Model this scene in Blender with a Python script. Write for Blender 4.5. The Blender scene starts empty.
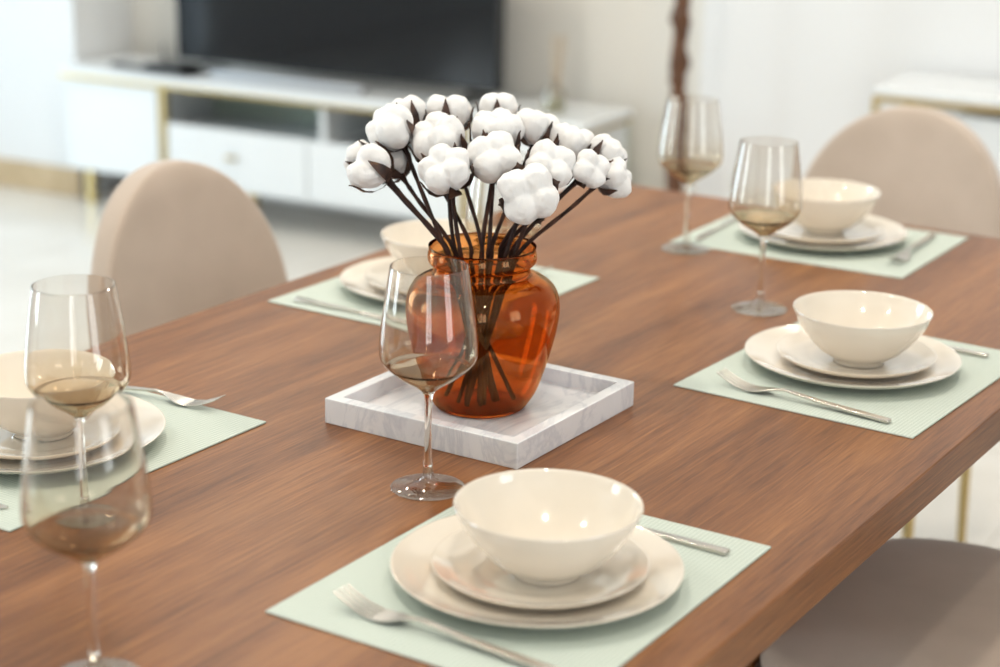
import bpy, bmesh, math, random
from mathutils import Vector, Matrix, noise

# ------------------------------------------------------------------ camera, sky, light, exposure
S = 0.88                                   # metres per layout unit; table top surface at z = 0.75
def T(x, y, z=0.0): return Vector((x * S, y * S, 0.75 + z * S))
scene = bpy.context.scene
COL = scene.collection
pitch, roll, yaw = 0.294, 0.0177, 0.5615
Fw = Vector((math.cos(pitch) * math.cos(yaw), math.cos(pitch) * math.sin(yaw), -math.sin(pitch)))
R0 = Fw.cross(Vector((0, 0, 1))).normalized(); U0 = R0.cross(Fw)
cr, sr = math.cos(roll), math.sin(roll)
Rt, Up = cr * R0 + sr * U0, -sr * R0 + cr * U0
cam_d = bpy.data.cameras.new('camera')
cam = bpy.data.objects.new('camera', cam_d); COL.objects.link(cam)
m = Matrix((Rt, Up, -Fw)).transposed().to_4x4(); m.translation = T(-1.33848, -0.75984, 0.82729)
cam.matrix_world = m
cam_d.sensor_width = 36; cam_d.lens = 1.849 * 36
cam_d.dof.use_dof = True; cam_d.dof.focus_distance = 2.05; cam_d.dof.aperture_fstop = 2.9
cam_d.clip_start = .05
scene.camera = cam

world = bpy.data.worlds.new('sky'); scene.world = world; world.use_nodes = True
wn = world.node_tree; bg = wn.nodes['Background']
sky = wn.nodes.new('ShaderNodeTexSky'); sky.sky_type = 'HOSEK_WILKIE'; sky.turbidity = 4; sky.sun_direction = (-.3, .5, .8)
mixs = wn.nodes.new('ShaderNodeMixRGB'); mixs.inputs[0].default_value = .75
mixs.inputs[2].default_value = (.78, .89, 1, 1); wn.links.new(sky.outputs[0], mixs.inputs[1])
wn.links.new(mixs.outputs[0], bg.inputs[0]); bg.inputs[1].default_value = .6

scene.view_settings.view_transform = 'Standard'; scene.view_settings.look = 'None'
scene.view_settings.gamma = 1; scene.view_settings.exposure = -0.17; scene.view_settings.use_curve_mapping = False
cy = scene.cycles
cy.max_bounces = 14; cy.transparent_max_bounces = 48; cy.transmission_bounces = 12; cy.glossy_bounces = 6
cy.diffuse_bounces = 5; cy.sample_clamp_indirect = 8; cy.use_denoising = True; cy.caustics_reflective = False

def area(name, loc, direction, sx, sy, power, color=(1, 1, 1)):
    l = bpy.data.lights.new(name, 'AREA'); l.shape = 'RECTANGLE'; l.size = sx; l.size_y = sy; l.energy = power; l.color = color
    o = bpy.data.objects.new(name, l); COL.objects.link(o); o.location = loc
    o.rotation_euler = Vector(direction).to_track_quat('-Z', 'Y').to_euler(); return o
LW, RW, BW = 5.55, -3.2, -3.6              # left wall y, right wall y, back wall x (metres)
area('daylight_left_far', (2.2, LW + .12, 1.45), (0, -1, -.05), 1.6, 2.4, 120, (.74, .88, 1))
area('daylight_left_near', (-1.6, LW + .12, 1.45), (0, -1, -.05), 1.3, 2.2, 112, (.86, .94, 1))
area('daylight_back', (BW - .12, -.1, 1.5), (1, 0, -.05), 1.3, 2.1, 60, (.95, .97, 1))
area('daylight_right', (1.2, RW - .12, 1.5), (0, 1, -.05), 1.1, 2.2, 52, (.97, .98, 1))

# ------------------------------------------------------------------ materials
def mat(name, color, rough=.5, metal=0., spec=.5, coat=0., sheen=0., alpha=None):
    M = bpy.data.materials.new(name); M.use_nodes = True
    b = M.node_tree.nodes['Principled BSDF']
    b.inputs['Base Color'].default_value = (*color, 1); b.inputs['Roughness'].default_value = rough
    b.inputs['Metallic'].default_value = metal; b.inputs['Specular IOR Level'].default_value = spec
    b.inputs['Coat Weight'].default_value = coat; b.inputs['Coat Roughness'].default_value = .05
    b.inputs['Sheen Weight'].default_value = sheen
    return M
def nodes(M): return M.node_tree.nodes, M.node_tree.links, M.node_tree.nodes['Principled BSDF']
def tex_noise(M, scale, detail=4, mscale=(1, 1, 1), rough=.5, dist=0., coord='Object'):
    n, l, b = nodes(M)
    tc = n.new('ShaderNodeTexCoord'); mp = n.new('ShaderNodeMapping'); mp.inputs['Scale'].default_value = mscale
    t = n.new('ShaderNodeTexNoise'); t.inputs['Scale'].default_value = scale; t.inputs['Detail'].default_value = detail
    t.inputs['Roughness'].default_value = rough; t.inputs['Distortion'].default_value = dist
    l.new(tc.outputs[coord], mp.inputs[0]); l.new(mp.outputs[0], t.inputs[0]); return t
def ramp(M, src, stops):
    n, l, b = nodes(M); r = n.new('ShaderNodeValToRGB'); e = r.color_ramp.elements
    while len(e) < len(stops): e.new(.5)
    for i, (p, c) in enumerate(stops): e[i].position = p; e[i].color = (*c, 1)
    l.new(src, r.inputs[0]); return r
def bump(M, src, strength, dist=.001, normal=None):
    n, l, b = nodes(M); k = n.new('ShaderNodeBump'); k.inputs['Strength'].default_value = strength; k.inputs['Distance'].default_value = dist
    l.new(src, k.inputs['Height']); l.new(k.outputs[0], b.inputs['Normal']); return k

def wood_mat(name, dark, mid, light, rough=.36):
    M = mat(name, mid, rough, spec=.35); n, l, b = nodes(M)
    a = tex_noise(M, 2.6, 5, (.55, 5.5, 5.5), .55, .5)          # broad figure along the boards
    f = tex_noise(M, 22, 6, (.35, 9, 9), .7)                     # fine fibres
    fl = tex_noise(M, 60, 3, (.25, 9, 9), .6)                    # pores
    mx = n.new('ShaderNodeMixRGB'); mx.inputs[0].default_value = .5; l.new(a.outputs[0], mx.inputs[1]); l.new(f.outputs[0], mx.inputs[2])
    mx2 = n.new('ShaderNodeMixRGB'); mx2.inputs[0].default_value = .3; l.new(mx.outputs[0], mx2.inputs[1]); l.new(fl.outputs[0], mx2.inputs[2])
    r = ramp(M, mx2.outputs[0], [(.39, dark), (.5, mid), (.61, light)]); l.new(r.outputs[0], b.inputs['Base Color'])
    bump(M, f.outputs[0], .12, .0008); return M
WOOD = wood_mat('walnut_veneer', (.108, .036, .0105), (.215, .081, .025), (.325, .138, .046))
CARVED = wood_mat('carved_dark_wood', (.05, .02, .01), (.12, .05, .022), (.2, .09, .04), .45)

CERAMIC = mat('ivory_glaze', (.80, .725, .62), .12, coat=1.)
MARBLE = mat('white_marble', (.8, .8, .8), .22)
t1 = tex_noise(MARBLE, 5, 9, (1, 2.2, 1), .62, 1.6)
r_ = ramp(MARBLE, t1.outputs[0], [(.30, (.78, .78, .79)), (.45, (.80, .80, .81)), (.5, (.66, .67, .70)), (.55, (.79, .79, .80)), (.8, (.84, .84, .84))])
nodes(MARBLE)[1].new(r_.outputs[0], nodes(MARBLE)[2].inputs['Base Color'])

MATC = mat('woven_vinyl_sage', (.50, .62, .52), .62)
n, l, b = nodes(MATC)
tc = n.new('ShaderNodeTexCoord'); mp = n.new('ShaderNodeMapping'); mp.inputs['Scale'].default_value = (300, 300, 300); mp.inputs['Rotation'].default_value = (0, 0, math.radians(45))
ck = n.new('ShaderNodeTexChecker'); ck.inputs['Scale'].default_value = 1
l.new(tc.outputs['Object'], mp.inputs[0]); l.new(mp.outputs[0], ck.inputs[0])
rr = ramp(MATC, ck.outputs['Fac'], [(0, (.46, .53, .465)), (1, (.605, .66, .59))]); l.new(rr.outputs[0], b.inputs['Base Color'])
bump(MATC, ck.outputs['Fac'], .35, .0006)

STEEL = mat('brushed_steel', (.62, .58, .53), .24, 1)
ts = tex_noise(STEEL, 60, 4, (1, 8, 8)); bump(STEEL, ts.outputs[0], .08, .0004)
GOLD = mat('brushed_brass', (.56, .42, .19), .3, 1)
VELVET = mat('greige_velvet', (.46, .37, .30), .85, sheen=.35)
tv_ = tex_noise(VELVET, 9, 4); rv = ramp(VELVET, tv_.outputs[0], [(.3, (.48, .385, .31)), (.7, (.55, .445, .365))])
nodes(VELVET)[1].new(rv.outputs[0], nodes(VELVET)[2].inputs['Base Color'])
tb = tex_noise(VELVET, 260, 2); bump(VELVET, tb.outputs[0], .2, .0006)
PIPING = mat('velvet_piping', (.40, .32, .26), .8, sheen=.3)
COTTON = mat('cotton_fluff', (.81, .795, .78), .95, spec=.1, sheen=.4)
b = nodes(COTTON)[2]; b.inputs['Subsurface Weight'].default_value = .25; b.inputs['Subsurface Radius'].default_value = (.01, .009, .008); b.inputs['Subsurface Scale'].default_value = .5
tb = tex_noise(COTTON, 130, 5, rough=.7); bump(COTTON, tb.outputs[0], .6, .002)
TWIG = mat('dark_twig', (.045, .02, .014), .7, spec=.25)
tt = tex_noise(TWIG, 60, 4, (1, 1, .2)); rt_ = ramp(TWIG, tt.outputs[0], [(.35, (.014, .006, .005)), (.7, (.06, .024, .015))]); nodes(TWIG)[1].new(rt_.outputs[0], nodes(TWIG)[2].inputs['Base Color']); bump(TWIG, tt.outputs[0], .4, .001)
BRACT = mat('dry_bract', (.06, .03, .02), .6)
tt = tex_noise(BRACT, 70, 4); rt_ = ramp(BRACT, tt.outputs[0], [(.35, (.025, .012, .01)), (.6, (.09, .042, .026)), (.75, (.26, .13, .06))]); nodes(BRACT)[1].new(rt_.outputs[0], nodes(BRACT)[2].inputs['Base Color'])

def thin_glass(name, tint_stops, f0, zmin=0., zmax=1., rough=0., solid=0.):
    """clear walled glass: tinted transmission plus Schlick reflection"""
    M = bpy.data.materials.new(name); M.use_nodes = True; n, l = M.node_tree.nodes, M.node_tree.links
    n.remove(n['Principled BSDF']); out = n['Material Output']
    lw = n.new('ShaderNodeLayerWeight'); lw.inputs[0].default_value = .5
    pw = n.new('ShaderNodeMath'); pw.operation = 'POWER'; pw.inputs[1].default_value = 4.5; l.new(lw.outputs['Facing'], pw.inputs[0])
    ma = n.new('ShaderNodeMath'); ma.operation = 'MULTIPLY_ADD'; ma.inputs[1].default_value = (1 - f0) * .9; ma.inputs[2].default_value = f0; l.new(pw.outputs[0], ma.inputs[0])
    tr = n.new('ShaderNodeBsdfTransparent'); gl = n.new('ShaderNodeBsdfGlossy'); gl.inputs['Roughness'].default_value = rough
    mx = n.new('ShaderNodeMixShader'); l.new(ma.outputs[0], mx.inputs[0]); l.new(tr.outputs[0], mx.inputs[1]); l.new(gl.outputs[0], mx.inputs[2]); l.new(mx.outputs[0], out.inputs[0])
    tc = n.new('ShaderNodeTexCoord'); sx = n.new('ShaderNodeSeparateXYZ'); l.new(tc.outputs['Object'], sx.inputs[0])
    mr = n.new('ShaderNodeMapRange'); mr.inputs['From Min'].default_value = zmin; mr.inputs['From Max'].default_value = zmax; l.new(sx.outputs['Z'], mr.inputs[0])
    r = n.new('ShaderNodeValToRGB'); e = r.color_ramp.elements
    while len(e) < len(tint_stops): e.new(.5)
    for i, (p, c) in enumerate(tint_stops): e[i].position = p; e[i].color = (*c, 1)
    l.new(mr.outputs[0], r.inputs[0])
    # thicker-looking at grazing angles: the path through the wall is longer
    mg = n.new('ShaderNodeMixRGB'); mg.blend_type = 'MULTIPLY'; p2 = n.new('ShaderNodeMath'); p2.operation = 'POWER'; p2.inputs[1].default_value = 3.0
    l.new(lw.outputs['Facing'], p2.inputs[0]); l.new(p2.outputs[0], mg.inputs[0]); l.new(r.outputs[0], mg.inputs[1]); l.new(r.outputs[0], mg.inputs[2])
    l.new(mg.outputs[0], tr.inputs[0])
    if solid:                                                     # share of true refraction
        gb = n.new('ShaderNodeBsdfGlass'); gb.inputs['IOR'].default_value = 1.5; gb.inputs['Roughness'].default_value = 0; l.new(r.outputs[0], gb.inputs[0])
        m2 = n.new('ShaderNodeMixShader'); m2.inputs[0].default_value = solid; l.new(mx.outputs[0], m2.inputs[1]); l.new(gb.outputs[0], m2.inputs[2]); l.new(m2.outputs[0], out.inputs[0])
    return M
WINEGLASS = thin_glass('amber_lustre_glass', [(0, (.84, .78, .67)), (.16, (.89, .845, .77)), (.42, (.955, .935, .905)), (.6, (.97, .96, .945)), (1, (.96, .945, .925))], .055, .105, .236, solid=1.)
FOOTGLASS = thin_glass('clear_foot_glass', [(0, (.93, .91, .87)), (1, (.93, .91, .88))], .16, solid=.15)
AMBER = thin_glass('amber_vase_glass', [(0, (.80, .44, .20)), (.12, (.88, .57, .31)), (1, (.90, .62, .37))], .045, 0, .2, solid=1.)
STEMGLASS = bpy.data.materials.new('solid_stem_glass'); STEMGLASS.use_nodes = True
b = STEMGLASS.node_tree.nodes['Principled BSDF']; b.inputs['Base Color'].default_value = (.93, .89, .82, 1); b.inputs['Transmission Weight'].default_value = 1; b.inputs['Roughness'].default_value = 0; b.inputs['IOR'].default_value = 1.48
PANE = thin_glass('window_pane_glass', [(0, (.95, .97, .97)), (1, (.95, .97, .97))], .05)

WALL_BEIGE = mat('warm_painted_wall', (.80, .765, .705), .75)
WALL_WHITE = mat('white_painted_wall', (.80, .80, .80), .7)
for M_ in (WALL_BEIGE, WALL_WHITE): bump(M_, tex_noise(M_, 90, 3).outputs[0], .05, .001)
FLOOR = mat('polished_cream_tile', (.74, .70, .64), .22)
n, l, b = nodes(FLOOR)
tf = tex_noise(FLOOR, 1.6, 6, rough=.6, dist=1.); rf = ramp(FLOOR, tf.outputs[0], [(.3, (.70, .655, .59)), (.7, (.80, .765, .71))])
br = n.new('ShaderNodeTexBrick'); br.offset = 0; br.inputs['Scale'].default_value = 1; br.inputs['Brick Width'].default_value = .8; br.inputs['Row Height'].default_value = .8
br.inputs['Mortar Size'].default_value = .002; br.inputs['Mortar'].default_value = (.5, .46, .4, 1); tcf = n.new('ShaderNodeTexCoord'); l.new(tcf.outputs['Object'], br.inputs[0])
l.new(rf.outputs[0], br.inputs['Color1']); l.new(rf.outputs[0], br.inputs['Color2']); l.new(br.outputs['Color'], b.inputs['Base Color'])
CEIL = mat('white_ceiling_paint', (.88, .87, .85), .8)
OAK = wood_mat('light_oak_skirting', (.42, .30, .17), (.55, .41, .25), (.66, .52, .34), .5)
LACQUER = mat('white_gloss_lacquer', (.80, .82, .83), .16); bump(LACQUER, tex_noise(LACQUER, 4, 2).outputs[0], .02)
NICHE = mat('green_grey_glass_back', (.48, .56, .47), .2); bump(NICHE, tex_noise(NICHE, 4, 2).outputs[0], .02)
SCREEN = mat('black_screen', (.006, .007, .009), .07, spec=.38); bump(SCREEN, tex_noise(SCREEN, 4, 2).outputs[0], .01)
BLACKPL = mat('black_plastic', (.012, .012, .014), .4); bump(BLACKPL, tex_noise(BLACKPL, 300, 2).outputs[0], .05)
SILVER = mat('silver_plastic', (.45, .46, .48), .5, .5); bump(SILVER, tex_noise(SILVER, 200, 2).outputs[0], .03)
SHEER = mat('sheer_white_curtain', (.86, .90, .93), .9, sheen=.3)
b = nodes(SHEER)[2]; b.inputs['Subsurface Weight'].default_value = 0; bump(SHEER, tex_noise(SHEER, 400, 2, (1, 1, .3)).outputs[0], .2)
OIL = mat('pale_yellow_oil', (.72, .74, .42), .1); b = nodes(OIL)[2]; b.inputs['Transmission Weight'].default_value = .5
REED = mat('rattan_reed', (.55, .40, .24), .7); bump(REED, tex_noise(REED, 300, 2).outputs[0], .1)
WFRAME = mat('white_window_frame', (.8, .8, .8), .4); bump(WFRAME, tex_noise(WFRAME, 60, 2).outputs[0], .03)
LAMPGLOW = bpy.data.materials.new('downlight_glow'); LAMPGLOW.use_nodes = True
b = LAMPGLOW.node_tree.nodes['Principled BSDF']; b.inputs['Emission Color'].default_value = (1, .84, .62, 1); b.inputs['Emission Strength'].default_value = 14

# ------------------------------------------------------------------ mesh helpers
def link(name, bm, M, parent=None, smooth=True, angle=40):
    bmesh.ops.recalc_face_normals(bm, faces=bm.faces)
    me = bpy.data.meshes.new(name); bm.to_mesh(me); bm.free()
    me.materials.append(M)
    for p in me.polygons: p.use_smooth = smooth
    if smooth: me.set_sharp_from_angle(angle=math.radians(angle))
    o = bpy.data.objects.new(name, me); COL.objects.link(o)
    if parent: o.parent = parent
    return o
def tag(o, label, cat=None, group=None, kind=None):
    if label: o['label'] = label
    if cat: o['category'] = cat
    if group: o['group'] = group
    if kind: o['kind'] = kind
    return o
def thing(name, label, cat, loc=(0, 0, 0), rz=0., group=None):
    o = bpy.data.objects.new(name, None); COL.objects.link(o); o.location = loc; o.rotation_euler = (0, 0, rz); o.empty_display_size = .05
    return tag(o, label, cat, group)
def box(bm, x0, y0, z0, x1, y1, z1, bev=0., seg=2):
    vs = [bm.verts.new(p) for p in ((x0, y0, z0), (x1, y0, z0), (x1, y1, z0), (x0, y1, z0), (x0, y0, z1), (x1, y0, z1), (x1, y1, z1), (x0, y1, z1))]
    fs = [bm.faces.new([vs[i] for i in q]) for q in ((0, 3, 2, 1), (4, 5, 6, 7), (0, 1, 5, 4), (1, 2, 6, 5), (2, 3, 7, 6), (3, 0, 4, 7))]
    if bev:
        es = list({e for f in fs for e in f.edges}); bmesh.ops.bevel(bm, geom=es, offset=bev, segments=seg, affect='EDGES', profile=.5)
    return bm
def lathe(bm, prof, n=64, close=False, off=(0, 0, 0)):
    """prof: list of (r, z). r==0 ends become poles."""
    rings = []
    for r, z in prof:
        if r < 1e-6: rings.append([bm.verts.new((off[0], off[1], z + off[2]))])
        else: rings.append([bm.verts.new((off[0] + r * math.cos(2 * math.pi * k / n), off[1] + r * math.sin(2 * math.pi * k / n), z + off[2])) for k in range(n)])
    prs = list(zip(rings, rings[1:])) + ([(rings[-1], rings[0])] if close else [])
    for a, b in prs:
        for k in range(n):
            q = [a[k % len(a)], a[(k + 1) % len(a)], b[(k + 1) % len(b)], b[k % len(b)]]
            u = []
            for v in q:
                if v not in u: u.append(v)
            if len(u) >= 3: bm.faces.new(u)
    return bm
def spline(pts, n):
    """Catmull-Rom through pts, n samples per span"""
    P = [Vector(p) for p in pts]; P = [2 * P[0] - P[1]] + P + [2 * P[-1] - P[-2]]; out = []
    for i in range(1, len(P) - 2):
        for k in range(n):
            t = k / n; a, b, c, d = P[i - 1:i + 3]
            out.append(.5 * ((2 * b) + (c - a) * t + (2 * a - 5 * b + 4 * c - d) * t * t + (-a + 3 * b - 3 * c + d) * t ** 3))
    out.append(P[-2]); return out
def tube(bm, pts, radii, n=10, cap=True):
    pts = [Vector(p) for p in pts]
    if not hasattr(radii, '__len__'): radii = [radii] * len(pts)
    t0 = (pts[1] - pts[0]).normalized(); nx = t0.orthogonal().normalized(); rings = []
    for i, p in enumerate(pts):
        t = (pts[min(i + 1, len(pts) - 1)] - pts[max(i - 1, 0)]).normalized()
        nx = (nx - t * nx.dot(t)).normalized(); ny = t.cross(nx)
        rings.append([bm.verts.new(p + radii[i] * (nx * math.cos(2 * math.pi * k / n) + ny * math.sin(2 * math.pi * k / n))) for k in range(n)])
    for a, b in zip(rings, rings[1:]):
        for k in range(n): bm.faces.new((a[k], a[(k + 1) % n], b[(k + 1) % n], b[k]))
    if cap: bm.faces.new(rings[0][::-1]); bm.faces.new(rings[-1])
    return bm
def smoothprof(pts, n=4): return [(max(p[0], 0), p[1]) for p in spline([(r, z, 0) for r, z in pts], n)]
def loft(bm, secs, cap=True):
    rs = [[bm.verts.new(p) for p in s] for s in secs]; n = len(rs[0])
    for a, b in zip(rs, rs[1:]):
        for k in range(n): bm.faces.new((a[k], a[(k + 1) % n], b[(k + 1) % n], b[k]))
    if cap: bm.faces.new(rs[0][::-1]); bm.faces.new(rs[-1])
    return bm

# ------------------------------------------------------------------ room (turned 4 degrees against the table)
RA = math.radians(3.6); RC = T(4.02, 2.29, 0); RC.z = 0
def rp(x, y, z=0.):
    """room coordinates (metres, about the cabinet's near right corner) to world"""
    c, s = math.cos(RA), math.sin(RA); return Vector((RC.x + c * x - s * y, RC.y + s * x + c * y, z))
def room_obj(name, bm, M, **k):
    o = link(name, bm, M, smooth=False, **k); o.location = RC; o.rotation_euler = (0, 0, RA); o['kind'] = 'structure'; return o
# room frame extents: far wall at x = +.42 ; left wall y = +3.5 ; right wall y = -5.2 ; back wall x = -7.2 ; ceiling 2.75
FX, LY, RY, BX, CZ = .42, 3.55, -5.2, -7.2, 2.75
b = bmesh.new(); box(b, BX - .3, RY - .3, -.1, FX + .3, LY + .3, 0); room_obj('floor', b, FLOOR)
b = bmesh.new(); box(b, BX - .3, RY - .3, CZ, FX + .3, LY + .3, CZ + .12); room_obj('ceiling', b, CEIL)
b = bmesh.new(); box(b, FX, RY, 0, FX + .15, LY, CZ); room_obj('wall_far', b, WALL_BEIGE)
b = bmesh.new(); box(b, .27, RY, 0, FX, -.25, CZ); room_obj('wall_far_right', b, WALL_WHITE)       # white projecting part
b = bmesh.new(); box(b, .10, 2.045, 0, FX, LY, CZ); room_obj('wall_far_left', b, WALL_WHITE)         # projecting pier by the window
b = bmesh.new(); box(b, .08, 2.035, 0, .10, LY, .10, .004); room_obj('baseboard_far_left', b, OAK)
b = bmesh.new(); box(b, FX - .012, -.25, 0, FX, 2.06, .08, .003); room_obj('baseboard_far', b, WFRAME)
b = bmesh.new(); box(b, .255, RY, 0, .27, -.25, .08, .003); room_obj('baseboard_far_right', b, WFRAME)
for i, (y0, y1) in enumerate(((-2.28, -1.62), (-3.1, -2.4))):                                       # raised wall mouldings
    b = bmesh.new()
    for q in ((y0, .95, y1, .97), (y0, 2.3, y1, 2.32), (y0, .95, y0 + .02, 2.32), (y1 - .02, .95, y1, 2.32)):
        box(b, .26, q[0], q[1], .27, q[2], q[3])
    room_obj('trim_%d' % (i + 1), b, WALL_WHITE)

WN = [0]
def wall_with_window(side, holes):
    """side walls with true openings; holes: (a0, a1, z0, z1) along the wall"""
    b = bmesh.new()
    def bx(a0, a1, z0, z1):
        if a1 - a0 < 1e-4 or z1 - z0 < 1e-4: return
        if side == 'left': box(b, a0, LY, z0, a1, LY + .15, z1)
        elif side == 'right': box(b, a0, RY - .15, z0, a1, RY, z1)
        else: box(b, BX - .15, a0, z0, BX, a1, z1)
    lo, hi = (BX, FX) if side != 'back' else (RY, LY)
    cur = lo
    for a0, a1, z0, z1 in sorted(holes):
        bx(cur, a0, 0, CZ); bx(a0, a1, 0, z0); bx(a0, a1, z1, CZ); cur = a1
    bx(cur, hi, 0, CZ)
    room_obj('wall_' + side, b, WALL_WHITE)
    for a0, a1, z0, z1 in holes:
        WN[0] += 1
        f = bmesh.new(); g = bmesh.new(); w = .05
        def fb(bm, p0, p1, q0, q1, d0, d1):
            if side == 'left': box(bm, p0, LY + d0, q0, p1, LY + d1, q1)
            elif side == 'right': box(bm, p0, RY - d1, q0, p1, RY - d0, q1)
            else: box(bm, BX - d1, p0, q0, BX - d0, p1, q1)
        for k in range(3):
            c = a0 + (a1 - a0 - w) * k / 2; fb(f, c, c + w, z0, z1, .02, .08)
        for zz in (z0, z1 - w): fb(f, a0 + w, a1 - w, zz, zz + w, .021, .079)
        fr = room_obj('window_%d' % WN[0], f, WFRAME)
        fb(g, a0 + w, a1 - w, z0 + w, z1 - w, .046, .052)
        pn = link('window_pane', g, PANE, fr, smooth=False)
def to_room(x, y):
    dx, dy = x - RC.x, y - RC.y; c, s = math.cos(RA), math.sin(RA); return c * dx + s * dy, -s * dx + c * dy
wall_with_window('left', [(-2.6, -1.0, .02, 2.45), (-6.3, -4.9, .35, 2.45)])
wall_with_window('back', [(-4.6, -3.2, .5, 2.4)])
wall_with_window('right', [(-4.5, -3.2, .5, 2.4)])
# move the daylight sources into the real openings
for nm, p, d in (('daylight_left_far', (-1.8, LY + .22, 1.25), (0, -1)), ('daylight_left_near', (-5.6, LY + .22, 1.4), (0, -1)), ('daylight_back', (BX - .22, -3.9, 1.45), (1, 0)), ('daylight_right', (-3.85, RY - .22, 1.45), (0, 1))):
    o = bpy.data.objects[nm]; o.location = rp(*p); dd = rp(d[0], d[1]) - rp(0, 0); dd.z = -.06
    o.rotation_euler = dd.to_track_quat('-Z', 'Y').to_euler()
# recessed ceiling lamps
for i, (x, y) in enumerate(((.45, .95), (1.5, .2), (1.9, 1.6), (3.0, .4), (-.7, 1.5), (-.5, -.4), (2.9, 2.8))):
    t = thing('ceiling_lamp', 'round recessed ceiling lamp, number of its row above the dining table', 'lamp', (x, y, CZ), 0, 'recessed ceiling lamps')
    t['label'] = 'round white recessed lamp set into the ceiling'
    b = bmesh.new(); lathe(b, [(.055, -.004), (.075, -.006), (.08, 0), (.055, 0)], 32, True); link('rim', b, WFRAME, t)
    b = bmesh.new(); lathe(b, [(0, -.002), (.055, -.002), (.055, 0), (0, 0)], 32); link('diffuser', b, LAMPGLOW, t)
    l_ = bpy.data.lights.new('lamp_light', 'AREA'); l_.shape = 'DISK'; l_.size = .11; l_.energy = 9 if x < 2.5 else 11; l_.color = (1, .91, .79); l_.spread = math.radians(150)
    lo = bpy.data.objects.new('lamp_light', l_); COL.objects.link(lo); lo.location = (x, y, CZ - .012)

# ------------------------------------------------------------------ dining table
tbl = thing('dining_table', 'long walnut brown dining table with a thick square edged top', 'table', T(.9, .545, -.75 / S))
x0, x1, y0, y1 = -1.15 * S, 2.052 * S, -.0595 * S, 1.15 * S
b = bmesh.new(); box(b, x0, y0, .75 - .0525 * S, x1, y1, .75, .0015, 1); o = link('tabletop', b, WOOD, tbl, smooth=False); o.location = -tbl.location
for lx in (x0 + .55, x1 - 1.0):
    b = bmesh.new(); cyy = (y0 + y1) / 2
    box(b, lx - .05, cyy - .3, .03, lx + .05, cyy + .3, .7037, .008); box(b, lx - .09, cyy - .38, 0, lx + .09, cyy + .38, .03, .006)
    o = link('pedestal', b, WOOD, tbl, smooth=False); o.location = -tbl.location

# ------------------------------------------------------------------ place settings
def plate_prof(R, h, rf, t=.0042):
    top = smoothprof([(.0001, .0055), (rf * .95, .0055), (rf + .012, .0068), (R * .80, h * .52), (R * .93, h * .80), (R - .0006, h - .0008)], 5)
    bot = smoothprof([(R, h - .0018), (R * .93, h * .80 - t), (R * .80, h * .52 - t), (rf + .010, .0026), (rf + .004, .0022)], 5)
    return [(0, .0055)] + top[1:] + [(R + .0004, h - .001)] + bot + [(rf + .003, 0), (rf - .003, 0), (rf - .005, .0018), (0, .0018)]
def make_plate(name, R, h, rf, loc, label, cat, group):
    b = bmesh.new(); lathe(b, plate_prof(R, h, rf), 96); o = link(name, b, CERAMIC, angle=60); o.location = loc; return tag(o, label, cat, group)
def make_bowl(loc, label):
    out = smoothprof([(.034, .004), (.040, .0075), (.055, .018), (.072, .037), (.083, .055), (.0882, .0678)], 6)
    inn = smoothprof([(.0862, .0676), (.0805, .055), (.0695, .038), (.052, .020), (.032, .010), (.0001, .008)], 6)
    b = bmesh.new(); lathe(b, [(0, .002), (.029, .002), (.030, 0), (.033, 0)] + out + [(.0876, .0688)] + inn[:-1] + [(0, .008)], 96)
    o = link('bowl', b, CERAMIC, angle=60); o.location = loc; return tag(o, label, 'bowl', 'ivory bowls')
def make_fork(loc, rz, label):
    """tines towards +X, about 21.5 cm"""
    b = bmesh.new()
    def sec(x, w, z, t):
        return [(x, -w, z), (x, w, z), (x, w, z + t), (x, -w, z + t)]
    def path(x):   # height of the underside along the fork
        pts = [(-.12, .0006), (-.03, .0045), (.015, .009), (.032, .0068), (.05, .0022), (.062, .0014), (.078, .0042), (.094, .0105), (.108, .0175)]
        for (a, za), (c, zc) in zip(pts, pts[1:]):
            if x <= c: t = (x - a) / (c - a); t = t * t * (3 - 2 * t) if False else t; return za + (zc - za) * t
        return pts[-1][1]
    ws = [(-.12, .0050, .0034), (-.119, .0056, .0040), (-.08, .0050, .0038), (-.03, .0040, .0034), (0, .0032, .003), (.015, .0027, .0028), (.025, .0030, .0024), (.033, .0055, .0020), (.040, .0092, .0018), (.048, .0118, .0018), (.056, .0125, .0018), (.062, .0125, .0018)]
    loft(b, [sec(x, w, path(x), t) for x, w, t in ws])
    for k in range(4):
        c0 = (-1.5 + k) * .0067; s = []
        for i in range(9):
            x = .0615 + i * .0053; u = i / 8; hw = .0019 * (1 - .45 * u * u); c = c0 * (1 - .06 * u)
            s.append([(x, c - hw, path(x)), (x, c + hw, path(x)), (x, c + hw, path(x) + .0017), (x, c - hw, path(x) + .0017)])
        loft(b, s)
    
    for v in b.verts: v.co.x *= 1.04
    o = link('fork', b, STEEL, angle=50); o.location = loc; o.rotation_euler = (0, 0, rz)
    bv = o.modifiers.new('bevel', 'BEVEL'); bv.width = .0006; bv.segments = 2; bv.limit_method = 'ANGLE'
    return tag(o, label, 'fork', 'steel forks')
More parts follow.
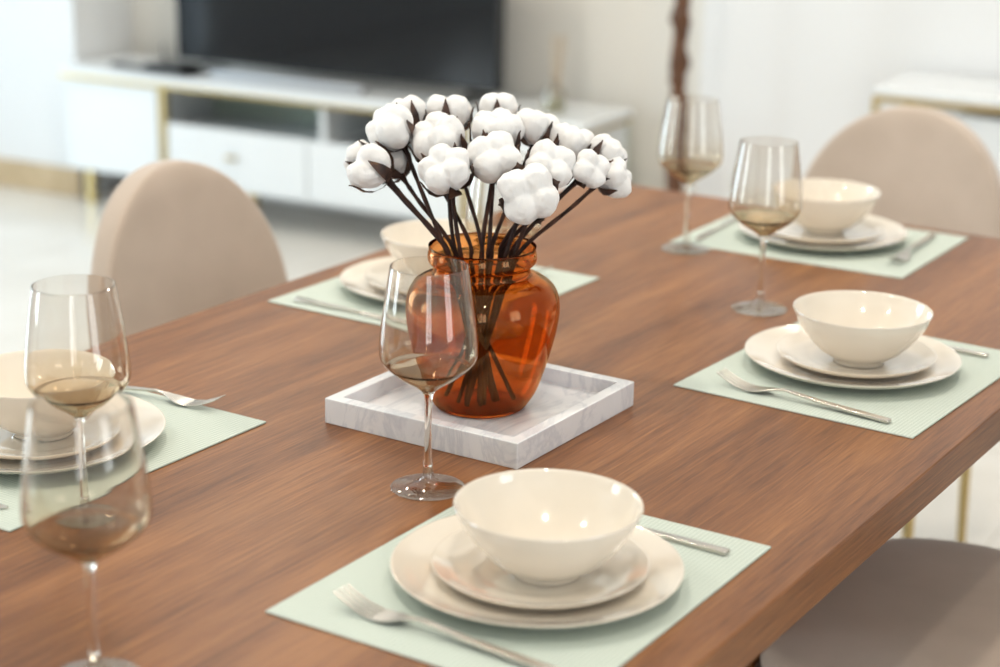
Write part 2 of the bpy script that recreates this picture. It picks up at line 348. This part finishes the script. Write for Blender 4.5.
def make_knife(loc, rz, label):
    """blade towards +X, about 23 cm"""
    b = bmesh.new(); hx = [(-.115, .0050, .0034), (-.114, .0056, .0042), (-.07, .0050, .0042), (-.02, .0042, .0036), (.002, .0040, .003)]
    t = thing('knife', label, 'knife', loc, rz, 'steel knives')
    loft(b, [[(x, -w, .0004), (x, w, .0004), (x, w, .0004 + h), (x, -w, .0004 + h)] for x, w, h in hx])
    o = link('handle', b, STEEL, t, angle=50); bv = o.modifiers.new('bevel', 'BEVEL'); bv.width = .0006; bv.segments = 2
    b = bmesh.new(); bl = [(.002, -.004, .004), (.015, -.0055, .005), (.05, -.0085, .0058), (.085, -.0085, .0062), (.103, -.006, .0062), (.113, -.0005, .006), (.116, .0035, .0058)]
    loft(b, [[(x, a, .0008), (x, c, .0008), (x, c, .0026), (x, a, .0014)] for x, a, c in bl]); link('blade', b, STEEL, t, angle=50)
    return t

FG = smoothprof([(.0385, .0010), (.034, .0020), (.022, .0036), (.011, .0068), (.0062, .013), (.0046, .022)], 5)
def make_glass(loc, label, rz=0.):
    t = thing('wine_glass', label, 'wine glass', loc, rz, 'tinted wine glasses'); t.scale = (1.03, 1.03, 1.03); t.location.z += .0005
    b = bmesh.new(); lathe(b, [(0, 0), (.038, 0), (.0387, .0006)] + FG + [(.0046, .0235), (0, .0235)], 72); link('foot', b, FOOTGLASS, t, angle=60)
    b = bmesh.new(); st = smoothprof([(.0046, .0236), (.0038, .04), (.0036, .07), (.0038, .092), (.0052, .101), (.0078, .1055)], 5); lathe(b, [(0, .0236)] + st + [(0, .1055)], 24); link('stem', b, STEMGLASS, t, angle=60)
    out = smoothprof([(.0078, .1056), (.0160, .1115), (.0300, .1205), (.0425, .1310), (.0490, .1400), (.0502, .1500), (.0492, .1650), (.0462, .1900), (.0425, .2150), (.0392, .2360)], 6)
    inn = [(max(r - .0011, 0), z + (.0014 if z < .13 else 0)) for r, z in out][::-1]
    inn = [(r, z if z < .2355 else .2362) for r, z in inn]
    b = bmesh.new(); lathe(b, [(0, .1056)] + out + inn + [(0, .1072)], 96); link('bowl', b, WINEGLASS, t, angle=60)
    return t

W_ = .3606; L_ = .45
def placemat(x, y, rz, label, w=L_, h=W_):
    b = bmesh.new(); box(b, 0, 0, 0, w * S, h * S, .0022, .0006, 1); o = link('placemat', b, MATC, smooth=False)
    o.location = T(x, y) + Vector((0, 0, .0001)); o.rotation_euler = (0, 0, rz); return tag(o, label, 'placemat', 'sage green placemats')
ZM = Vector((0, 0, .0024))
def setting(who, mx, my, mr, mw, mh, pc, sc_, bc):
    placemat(mx, my, mr, 'pale sage woven placemat ' + who, mw, mh)
    make_plate('dinner_plate', .1372, .0195, .075, T(*pc) + ZM, 'large ivory dinner plate under the dish stack ' + who, 'plate', 'large ivory dinner plates')
    make_plate('side_plate', .102, .0165, .052, T(*sc_) + ZM + Vector((0, 0, .0066)), 'small ivory side plate between bowl and dinner plate ' + who, 'plate', 'small ivory side plates')
    make_bowl(T(*bc) + ZM + Vector((0, 0, .0132)), 'ivory bowl on top of the dish stack ' + who)
PA, PB, PE, PD, PC = 'at the front centre', 'at the middle right edge', 'at the left photo border', 'behind the amber vase', 'at the far table end'
setting(PA, 0, 0, 0, L_, W_, (.222, .17), (.222, .166), (.219, .156))
setting(PB, .8861, -.0034, -.0395, L_, W_, (1.127, .181), (1.129, .176), (1.117, .166))
setting(PE, -.0012, .7286, -.0045, L_, W_, (.222, .908), (.222, .908), (.225, .908))
setting(PD, .8966, .7363, -.0167, L_, W_, (1.115, .915), (1.115, .915), (1.135, .915))
setting(PC, 1.6551, .3017, .0115, W_, L_, (1.838, .529), (1.836, .53), (1.84, .527))
q = math.pi / 2; ZC = Vector((0, 0, .0025))
def mid(a, b_, half): return None
make_fork(T(.051, .183) + ZC, math.radians(88), 'steel four tined fork on the front centre placemat')
make_fork(T(.934, .183) + ZC, math.radians(84.5), 'steel fork on the placemat at the middle of the right side')
make_fork(T(.432, .925) + ZC, math.radians(-83), 'steel fork, tines out past the plates on the left edge placemat')
make_fork(T(1.292, .92) + ZC, -q, 'steel fork behind the vase on the far left placemat')
make_fork(T(1.84, .353) + ZC, math.radians(184), 'steel fork beside the plates at the far end placemat')
make_knife(T(.404, .161) + ZC, math.radians(88), 'steel knife tucked behind the plates on the front centre placemat')
make_knife(T(1.293, .16) + ZC, math.radians(88), 'steel knife behind the plates on the middle right placemat')
make_knife(T(.035, .91) + ZC, math.radians(-89), 'steel knife with its tip at the left border of the photo')
make_knife(T(.927, .93) + ZC, math.radians(-91), 'steel knife lying along the near edge of the far left placemat')
make_knife(T(1.81, .722) + ZC, math.radians(184), 'steel knife between the farthest wine glass and the far end plates')
make_glass(T(.381, .421), 'tinted wine glass standing in front of the marble tray')
make_glass(T(1.336, .425), 'tinted wine glass between the right middle setting and the far end setting')
make_glass(T(1.622, .704), 'farthest tinted wine glass, beside the dark carved wooden pole')
make_glass(T(.081, .693), 'tinted wine glass standing beside the left edge plates')
make_glass(T(.985, .700), 'tinted wine glass half hidden behind the cotton stems and vase')
make_glass(T(-.205, .398), 'nearest tinted wine glass at the lower left, blurred')

# ------------------------------------------------------------------ marble tray
s_ = .3008 * S; h_ = .0308; w_ = .0155; fz = .012
b = bmesh.new()
def rect(i, z): return [bm_v for bm_v in (b.verts.new((i, i, z)), b.verts.new((s_ - i, i, z)), b.verts.new((s_ - i, s_ - i, z)), b.verts.new((i, s_ - i, z)))]
R_ = [rect(0, 0), rect(0, h_), rect(w_, h_), rect(w_ + .0005, fz)]
for a, c in zip(R_, R_[1:]):
    for k in range(4): b.faces.new((a[k], a[(k + 1) % 4], c[(k + 1) % 4], c[k]))
b.faces.new(R_[0][::-1]); b.faces.new(R_[-1])
o = link('marble_tray', b, MARBLE, smooth=False); bv = o.modifiers.new('bevel', 'BEVEL'); bv.width = .0012; bv.segments = 2
o.location = T(.4928, .3639); o.rotation_euler = (0, 0, -.0044)
tag(o, 'square white marble tray with grey veins under the amber vase', 'tray')

# ------------------------------------------------------------------ amber vase
VX, VY = .641 * S, .515 * S; VZ = .75 + fz + .0004
VS = [(.0500, 0), (.0535, .002), (.0580, .008), (.0665, .022), (.0745, .044), (.0822, .070), (.0880, .094), (.0912, .116), (.0900, .134), (.0845, .146), (.0740, .1545), (.0620, .1595), (.0570, .1625), (.0562, .1670), (.0572, .1715), (.0612, .1745), (.0632, .1780), (.0632, .1840), (.0622, .1890), (.0625, .1935)]
vo = smoothprof(VS, 4); vi = [(max(r - .0030, .001), max(z, .005)) for r, z in vo][::-1]
b = bmesh.new(); lathe(b, [(0, .0008), (.044, .0008), (.047, 0)] + vo + [(.0625, .1945), (.0610, .1940)] + vi[1:-4] + [(.046, .0062), (0, .0055)], 128)
vase = link('vase', b, AMBER, angle=60); vase.location = (VX, VY, VZ); tag(vase, 'translucent amber glass vase standing on the white marble tray', 'vase')

# ------------------------------------------------------------------ cotton stems
def lobe(bm, c, ax, rx, rl, seed):
    r = bmesh.ops.create_icosphere(bm, subdivisions=3, radius=1.0)
    rot = Vector((0, 0, 1)).rotation_difference(ax).to_matrix()
    for v in r['verts']:
        p = v.co.copy(); k = 1 + .13 * noise.noise(p * 1.3 + Vector((seed, 0, 0))) + .07 * noise.noise(p * 3.0 + Vector((0, seed, 0))) + .03 * noise.noise(p * 7)
        v.co = c + rot @ Vector((p.x * rx * k, p.y * rx * k, p.z * rl * k * (1 - .10 * p.z)))
BOLLS = [  # name, x, y, z, radius, boll axis, lobes, label
    (0.539, 0.595, 1.034, .0275, (-.35, .45, .35), 4, 'cotton stem with the big boll at the lower left of the bunch'),
    (0.597, 0.605, 1.029, .0235, (.1, .6, .5), 4, 'cotton stem whose boll hides behind the lower left boll'),
    (0.591, 0.649, 1.031, .0190, (-.1, .9, .4), 4, 'cotton stem with the leftmost small boll of the bunch'),
    (0.585, 0.598, 1.074, .0280, (-.5, .2, .6), 4, 'cotton stem with the boll at the upper left of the bunch'),
    (0.639, 0.617, 1.080, .0245, (.1, .4, .8), 4, 'cotton stem with the top left boll peeking out behind another'),
    (0.683, 0.581, 1.079, .0275, (.3, .2, .8), 4, 'cotton stem with the top boll left of the bunch centre'),
    (0.611, 0.547, 1.060, .0330, (-.4, .1, .7), 5, 'cotton stem with the wide boll above the front left boll'),
    (0.557, 0.500, 1.039, .0305, (-.55, -.1, .6), 5, 'cotton stem with the low boll at the front left, over the vase lip'),
    (0.665, 0.500, 1.067, .0310, (-.1, -.1, 1), 5, 'cotton stem with the upper boll at the centre of the bunch'),
    (0.605, 0.465, 1.051, .0295, (-.5, -.3, .5), 4, 'cotton stem with the boll at the very centre of the bunch'),
    (0.724, 0.536, 1.083, .0245, (.3, .2, .9), 4, 'cotton stem with the topmost centre boll and a tall pointed bract'),
    (0.722, 0.479, 1.068, .0255, (.3, 0, .9), 4, 'cotton stem with the top boll right of the bunch centre'),
    (0.580, 0.402, 1.021, .0330, (-.75, -.5, .28), 4, 'cotton stem with the lowest front boll, four lobes facing the camera'),
    (0.645, 0.414, 1.041, .0290, (-.3, -.5, .5), 4, 'cotton stem with the boll right of the lowest front boll'),
    (0.732, 0.437, 1.052, .0265, (.2, -.2, .9), 4, 'cotton stem with the upper right boll'),
    (0.677, 0.378, 1.036, .0215, (-.4, -.7, .4), 4, 'cotton stem with the small round boll at the front right'),
    (0.746, 0.393, 1.043, .0230, (.4, -.4, .7), 4, 'cotton stem with the rightmost upper boll'),
    (0.728, 0.373, 1.018, .0230, (.2, -.8, .3), 4, 'cotton stem with the rightmost lower boll'),
]
random.seed(11)
axis0 = Vector((VX, VY, 0))
for i, (x, y, z, r, ax, nl, lab) in enumerate(BOLLS):
    c = Vector((x, y, z)); A = Vector(ax).normalized()
    hor = Vector((x - VX, y - VY, 0)); d = hor.length; hd = hor.normalized() if d > 1e-3 else Vector((1, 0, 0))
    base = c - A * r * .85
    # route: bottom of vase (opposite side) -> neck -> lip -> boll
    rim = min(.049, .012 + .33 * d); ang = random.uniform(-.35, .35)
    hr = Matrix.Rotation(ang, 3, 'Z') @ hd
    lip = Vector((VX, VY, VZ + .190)) + hr * rim
    neck = Vector((VX, VY, VZ + .160)) + hr * rim * .72
    opp = Matrix.Rotation(random.uniform(-.5, .5), 3, 'Z') @ (-hd)
    bot = Vector((VX, VY, VZ + .012)) + opp * random.uniform(.022, .044)
    t = thing('cotton_stem', lab, 'cotton flower', (x, y, z), 0, 'cotton stems in the amber vase')
    sdir = (base - lip).normalized()
    pts = spline([bot - c, bot.lerp(neck, .5) - c, neck - c, lip - c, lip.lerp(base, .6) - c + Vector((random.uniform(-.002, .002), random.uniform(-.002, .002), 0)), base - c], 6)
    b = bmesh.new(); tube(b, pts, [.0026 + .0003 * math.sin(k * 1.9 + i) + (.0012 if k > len(pts) - 3 else 0) for k in range(len(pts))], 8); link('stem', b, TWIG, t)
    b = bmesh.new(); o1 = A.orthogonal().normalized(); o2 = A.cross(o1); ph = random.uniform(0, 6.28)
    if i == 12: ph = .4
    for k in range(nl):
        a = ph + 2 * math.pi * k / nl; dr = o1 * math.cos(a) + o2 * math.sin(a)
        la = (A * .9 + dr * .45).normalized(); rk = r * (.64 if nl == 4 else .585) * random.uniform(.95, 1.06)
        lobe(b, dr * r * .43 + A * r * random.uniform(-.02, .08), la, rk, r * .86, i * 7.3 + k)
    bo = link('boll', b, COTTON, t, angle=180)
    rm = bo.modifiers.new('merge', 'REMESH'); rm.mode = 'VOXEL'; rm.voxel_size = .0014; rm.use_smooth_shade = True
    sm = bo.modifiers.new('soften', 'SMOOTH'); sm.iterations = 3; sm.factor = .5
    for k in range(nl):
        a = ph + 2 * math.pi * (k + .5) / nl; dr = o1 * math.cos(a) + o2 * math.sin(a); sd = A.cross(dr).normalized()
        ln = random.uniform(.75, 1.25); bb = bmesh.new(); prof = [(-1.0, .05, .10), (-.92, .40, .24), (-.66, .78, .27), (-.30, .98, .22), (.02 + .15 * (ln - 1), 1.0, .13), (.20 * ln, 1.03, .06), (.34 * ln, 1.10, .012)]
        secs = []
        for (pa, pr, pw) in prof:
            cc = A * r * pa + dr * r * pr; w = sd * r * pw; th = dr * .0009 + A * .0003
            secs.append([cc - w + th * 1.6, cc - w * .4 - th * .3, cc + w * .4 - th * .3, cc + w + th * 1.6, cc + w * .4 + th, cc - w * .4 + th])
        loft(bb, secs); link('bract', bb, BRACT, t, angle=60)

# ------------------------------------------------------------------ dining chairs
def make_chair(loc, rz, label):
    """sitter faces +X; origin on the floor under the seat centre"""
    t = thing('dining_chair', label, 'chair', loc, rz, 'round backed velvet dining chairs')
    b = bmesh.new(); N = 64                                        # seat: rounded square cushion
    def sq(a, rx, ry, p=3.2):
        c, s = math.cos(a), math.sin(a); k = (abs(c) ** p + abs(s) ** p) ** (-1 / p); return rx * c * k, ry * s * k
    secs = []
    for z, f in ((.385, .90), (.388, .955), (.40, .985), (.425, 1.0), (.445, .995), (.457, .965), (.463, .90), (.465, .75), (.466, .4), (.466, .05)):
        secs.append([(*[v * f for v in sq(2 * math.pi * k / N, .255, .26)], z) for k in range(N)])
    loft(b, secs); link('seat', b, VELVET, t, angle=70)
    b = bmesh.new(); ring = [(*[v * 1.003 for v in sq(2 * math.pi * k / N, .255, .26)], .402) for k in range(N)]
    for k in range(N):
        p0, p1 = Vector(ring[k]), Vector(ring[(k + 1) % N]); tube(b, [p0, p1], .004, 6, False)
    link('piping', b, PIPING, t)
    # backrest: round topped, gently wrapped shell
    b = bmesh.new(); nu, nv = 34, 30; zb, zt = .40, .876; front, back = {}, {}
    def outline(v):                                                # half width by height
        z = zb + (zt - zb) * v
        return z, .218 * math.sqrt(max(0, 1 - max(0, (v - .42) / .58) ** 2.25)) * (.86 + .14 * min(1, v / .35))
    for j in range(nv + 1):
        v = 1 - (1 - j / nv) ** 1.6; z, hw = outline(min(v, .9995))
        for i in range(nu + 1):
            u = -1 + 2 * i / nu; y = hw * math.sin(u * math.pi / 2)
            e = max(0, 1 - (abs(y) / .226) ** 2.); puff = .015 * (max(0, 1 - abs(u) ** 6) ** .5) * max(0, 1 - max(0, (v - .9) / .1) ** 2) ** .5
            xx = -.235 - .07 * v + .5 * y * y
            front[i, j] = b.verts.new((xx + .010 + puff, y, z)); back[i, j] = b.verts.new((xx - .010 - puff, y, z))
    for j in range(nv):
        for i in range(nu):
            b.faces.new((front[i, j], front[i + 1, j], front[i + 1, j + 1], front[i, j + 1])); b.faces.new((back[i, j], back[i, j + 1], back[i + 1, j + 1], back[i + 1, j]))
        for i in (0, nu): b.faces.new((front[i, j], front[i, j + 1], back[i, j + 1], back[i, j]))
    for i in range(nu):
        for j in (0, nv): b.faces.new((front[i, j], front[i + 1, j], back[i + 1, j], back[i, j]))
    bmesh.ops.remove_doubles(b, verts=b.verts, dist=.0004)
    link('backrest', b, VELVET, t, angle=80)
    for sx, sy in ((1, 1), (1, -1), (-1, 1), (-1, -1)):
        b = bmesh.new(); tube(b, [(sx * .15, sy * .205, .388), (sx * .152, sy * .21, .2), (sx * .155, sy * .215, 0)], [.011, .010, .008], 16); link('leg', b, GOLD, t)
    b = bmesh.new(); pr = [(.151, .206, .376), (.151, -.206, .376), (-.151, -.206, .376), (-.151, .206, .376)]
    for k in range(4): tube(b, [pr[k], pr[(k + 1) % 4]], .008, 10)
    link('frame', b, GOLD, t); return t
def fl(x, y): p = T(x, y); p.z = 0; return p
make_chair(fl(1.125, 1.17), math.radians(-90), 'beige round backed chair on the left side of the table before the television cabinet')
make_chair(fl(2.21, .62), math.radians(180), 'greige round backed velvet chair at the far end of the table')
make_chair(fl(1.09, -.065), math.radians(90), 'chair tucked under the right edge, only its seat showing at the lower right')

# ------------------------------------------------------------------ television cabinet (room frame: x depth, y to the left)
cab = thing('television_cabinet', 'long low white cabinet with brass trim carrying the television', 'cabinet', (RC.x, RC.y, 0), RA)
CLn, CD, CH = 2.03, .34, .487
b = bmesh.new(); box(b, 0, 0, CH - .028, CD, CLn, CH, .002, 1); link('top', b, LACQUER, cab, smooth=False)
b = bmesh.new(); box(b, -.002, -.002, CH - .0385, CD, CLn + .002, CH - .0285); link('top_trim', b, GOLD, cab, smooth=False)
b = bmesh.new(); box(b, .012, .012, .125, CD - .002, CLn - .012, .14); link('base_panel', b, LACQUER, cab, smooth=False)
b = bmesh.new(); box(b, CD - .016, .012, .1405, CD - .002, CLn - .012, CH - .0425); link('back_panel', b, NICHE, cab, smooth=False)
for nm, ya, yb in (('left', CLn - .42, CLn - .012), ('right', .012, .40)):
    b = bmesh.new(); box(b, .03, ya, .1405, CD - .017, ya + .016, CH - .0425); box(b, .03, yb - .016, .1405, CD - .017, yb, CH - .0425); box(b, .03, ya + .017, .1405, CD - .017, yb - .017, .155); link('side_box', b, LACQUER, cab, smooth=False)
    b = bmesh.new(); box(b, .008, ya + .002, .127, .0285, yb - .002, CH - .0435, .002, 1); dr_ = link('door', b, LACQUER, cab, smooth=False)
for ya in (CLn - .45, .405):
    b = bmesh.new(); box(b, .006, ya, .0, .03, ya + .02, CH - .043); link('post', b, GOLD, cab, smooth=False)
b = bmesh.new(); box(b, .02, .43, .305, CD - .017, CLn - .46, .319); link('shelf', b, LACQUER, cab, smooth=False)
for ya in (.43, 1.003):
    b = bmesh.new(); box(b, .008, ya + .003, .135, .0285, ya + .57, .33, .002, 1); d_ = link('drawer', b, LACQUER, cab, smooth=False)
    b = bmesh.new(); box(b, -.006, ya + .28, .235, .0078, ya + .32, .245); link('handle', b, GOLD, d_, smooth=False)
b = bmesh.new(); box(b, .03, 0.945, .3195, CD - .02, 0.965, CH - .0425); link('divider', b, LACQUER, cab, smooth=False)
for (lx, ly) in ((.05, .06), (.05, CLn - .08), (.05, CLn - .78), (CD - .06, .06), (CD - .06, CLn - .08)):
    b = bmesh.new(); box(b, lx - .014, ly - .014, 0, lx + .014, ly + .014, .1245); link('leg', b, GOLD, cab, smooth=False)
# television
tv = thing('television', 'large black flat television standing on the white cabinet', 'television', rp(.15, .995, CH + .0005), RA)
b = bmesh.new(); box(b, -.015, -.625, .042, .03, .625, .75, .003, 1); link('housing', b, BLACKPL, tv, smooth=False)
b = bmesh.new(); box(b, -.0165, -.617, .052, -.0152, .617, .742); link('screen', b, SCREEN, tv, smooth=False)
for yy in (-.52, .52):
    b = bmesh.new(); tube(b, [(-.11, yy, .006), (.0, yy, .03), (.0, yy, .05), (.0, yy, .03), (.11, yy, .006)], .006, 8); box(b, -.12, yy - .02, 0, .12, yy + .02, .008, .002, 1); link('foot', b, BLACKPL, tv)
sb = link('soundbar', box(bmesh.new(), -.025, -.3, 0, .025, .3, .03, .008, 3), SILVER); sb.location = rp(.075, 1.12, CH + .0005); sb.rotation_euler = (0, 0, RA); tag(sb, 'slim silver soundbar lying below the television screen', 'soundbar')
st = thing('set_top_box', 'small black box on the cabinet at the left foot of the television', 'set top box', rp(.08, 1.60, CH + .0005), RA)
link('case', box(bmesh.new(), -.06, -.075, .003, .06, .075, .033, .004, 2), BLACKPL, st, smooth=False)
link('antenna', tube(bmesh.new(), [(.03, .05, .02), (.03, .06, .09)], .003, 8), BLACKPL, st)
rc = thing('remote_control', 'flat black remote lying on the left end of the white cabinet', 'remote control', rp(.09, 1.78, CH + .0005), RA + math.radians(80))
link('body', box(bmesh.new(), -.09, -.024, 0, .09, .024, .012, .004, 2), BLACKPL, rc, smooth=False)
link('keypad', box(bmesh.new(), -.06, -.016, .0121, .07, .016, .0135, .0005, 1), SILVER, rc, smooth=False)
# reed diffuser
rd = thing('reed_diffuser', 'glass reed diffuser with pale yellow oil at the right end of the cabinet', 'diffuser', rp(.14, .175, CH + .0005), 0)
b = bmesh.new(); lathe(b, [(0, 0), (.034, 0), (.036, .003), (.036, .06), (.030, .072), (.014, .078), (.013, .10), (.016, .102), (.011, .102), (.011, .078), (.028, .070), (.033, .058), (.033, .004), (0, .004)], 32); link('bottle', b, FOOTGLASS, rd)
b = bmesh.new(); lathe(b, [(0, .0045), (.0325, .0045), (.0325, .045), (0, .045)], 32); link('oil', b, OIL, rd)
for k in range(5):
    a = k * 1.3; link('reed', tube(bmesh.new(), [(.006 * math.cos(a), .006 * math.sin(a), .006), (.018 * math.cos(a), -.012 + .02 * math.sin(a), .235)], .0017, 6), REED, rd)

# ------------------------------------------------------------------ carved wooden pole
b = bmesh.new(); pr = [(0, 0), (.11, 0), (.11, .02), (.05, .03), (.03, .06)]
z = .06
rng = random.Random(4)
while z < 1.95:
    k = z * 9; rr_ = .021 + .003 * math.sin(k * 2.3) + rng.uniform(-.003, .004) + .010 * math.exp(-((z - .83) / .035) ** 2) + .005 * math.exp(-((z - .70) / .02) ** 2) + .008 * math.exp(-((z - 1.25) / .04) ** 2)
    pr.append((rr_, z)); z += .012
pr += [(.03, 1.96), (.0, 1.99)]
lathe(b, pr, 24)
for v in b.verts:                                                  # twisted carving
    if v.co.z > .04:
        a = math.atan2(v.co.y, v.co.x); f = 1 + .13 * math.sin(3 * a + v.co.z * 70) + .10 * math.sin(2 * a - v.co.z * 150); v.co.x *= f; v.co.y *= f
o = link('carved_pole', b, CARVED, angle=80); o.location = fl(4.02, 1.945); tag(o, 'dark brown carved wooden pole standing against the far wall', 'pole')

# ------------------------------------------------------------------ console table on the right
cs = thing('console_table', 'white topped console with a thin brass frame by the right wall', 'console', (RC.x, RC.y, 0), RA)
ya, yb, hz = -2.3, -.90, .682; xa, xb = -.10, .24
link('top', box(bmesh.new(), xa, ya, hz - .006, xb, yb, hz + .014, .002, 1), LACQUER, cs, smooth=False)
b = bmesh.new(); w = .016
for q4 in ((xa, ya, xa + w, yb), (xb - w, ya, xb, yb), (xa + w, ya, xb - w, ya + w), (xa + w, yb - w, xb - w, yb)): box(b, q4[0], q4[1], hz - .022, q4[2], q4[3], hz - .0065)
link('frame', b, GOLD, cs, smooth=False)
for lx in (xa, xb - w):
    for ly in (ya, yb - w): link('leg', box(bmesh.new(), lx, ly, 0, lx + w, ly + w, hz - .0222), GOLD, cs, smooth=False)
link('cabinet_body', box(bmesh.new(), xa + .03, ya + .05, .25, xb - .02, yb - .21, hz - .045, .002, 1), LACQUER, cs, smooth=False)
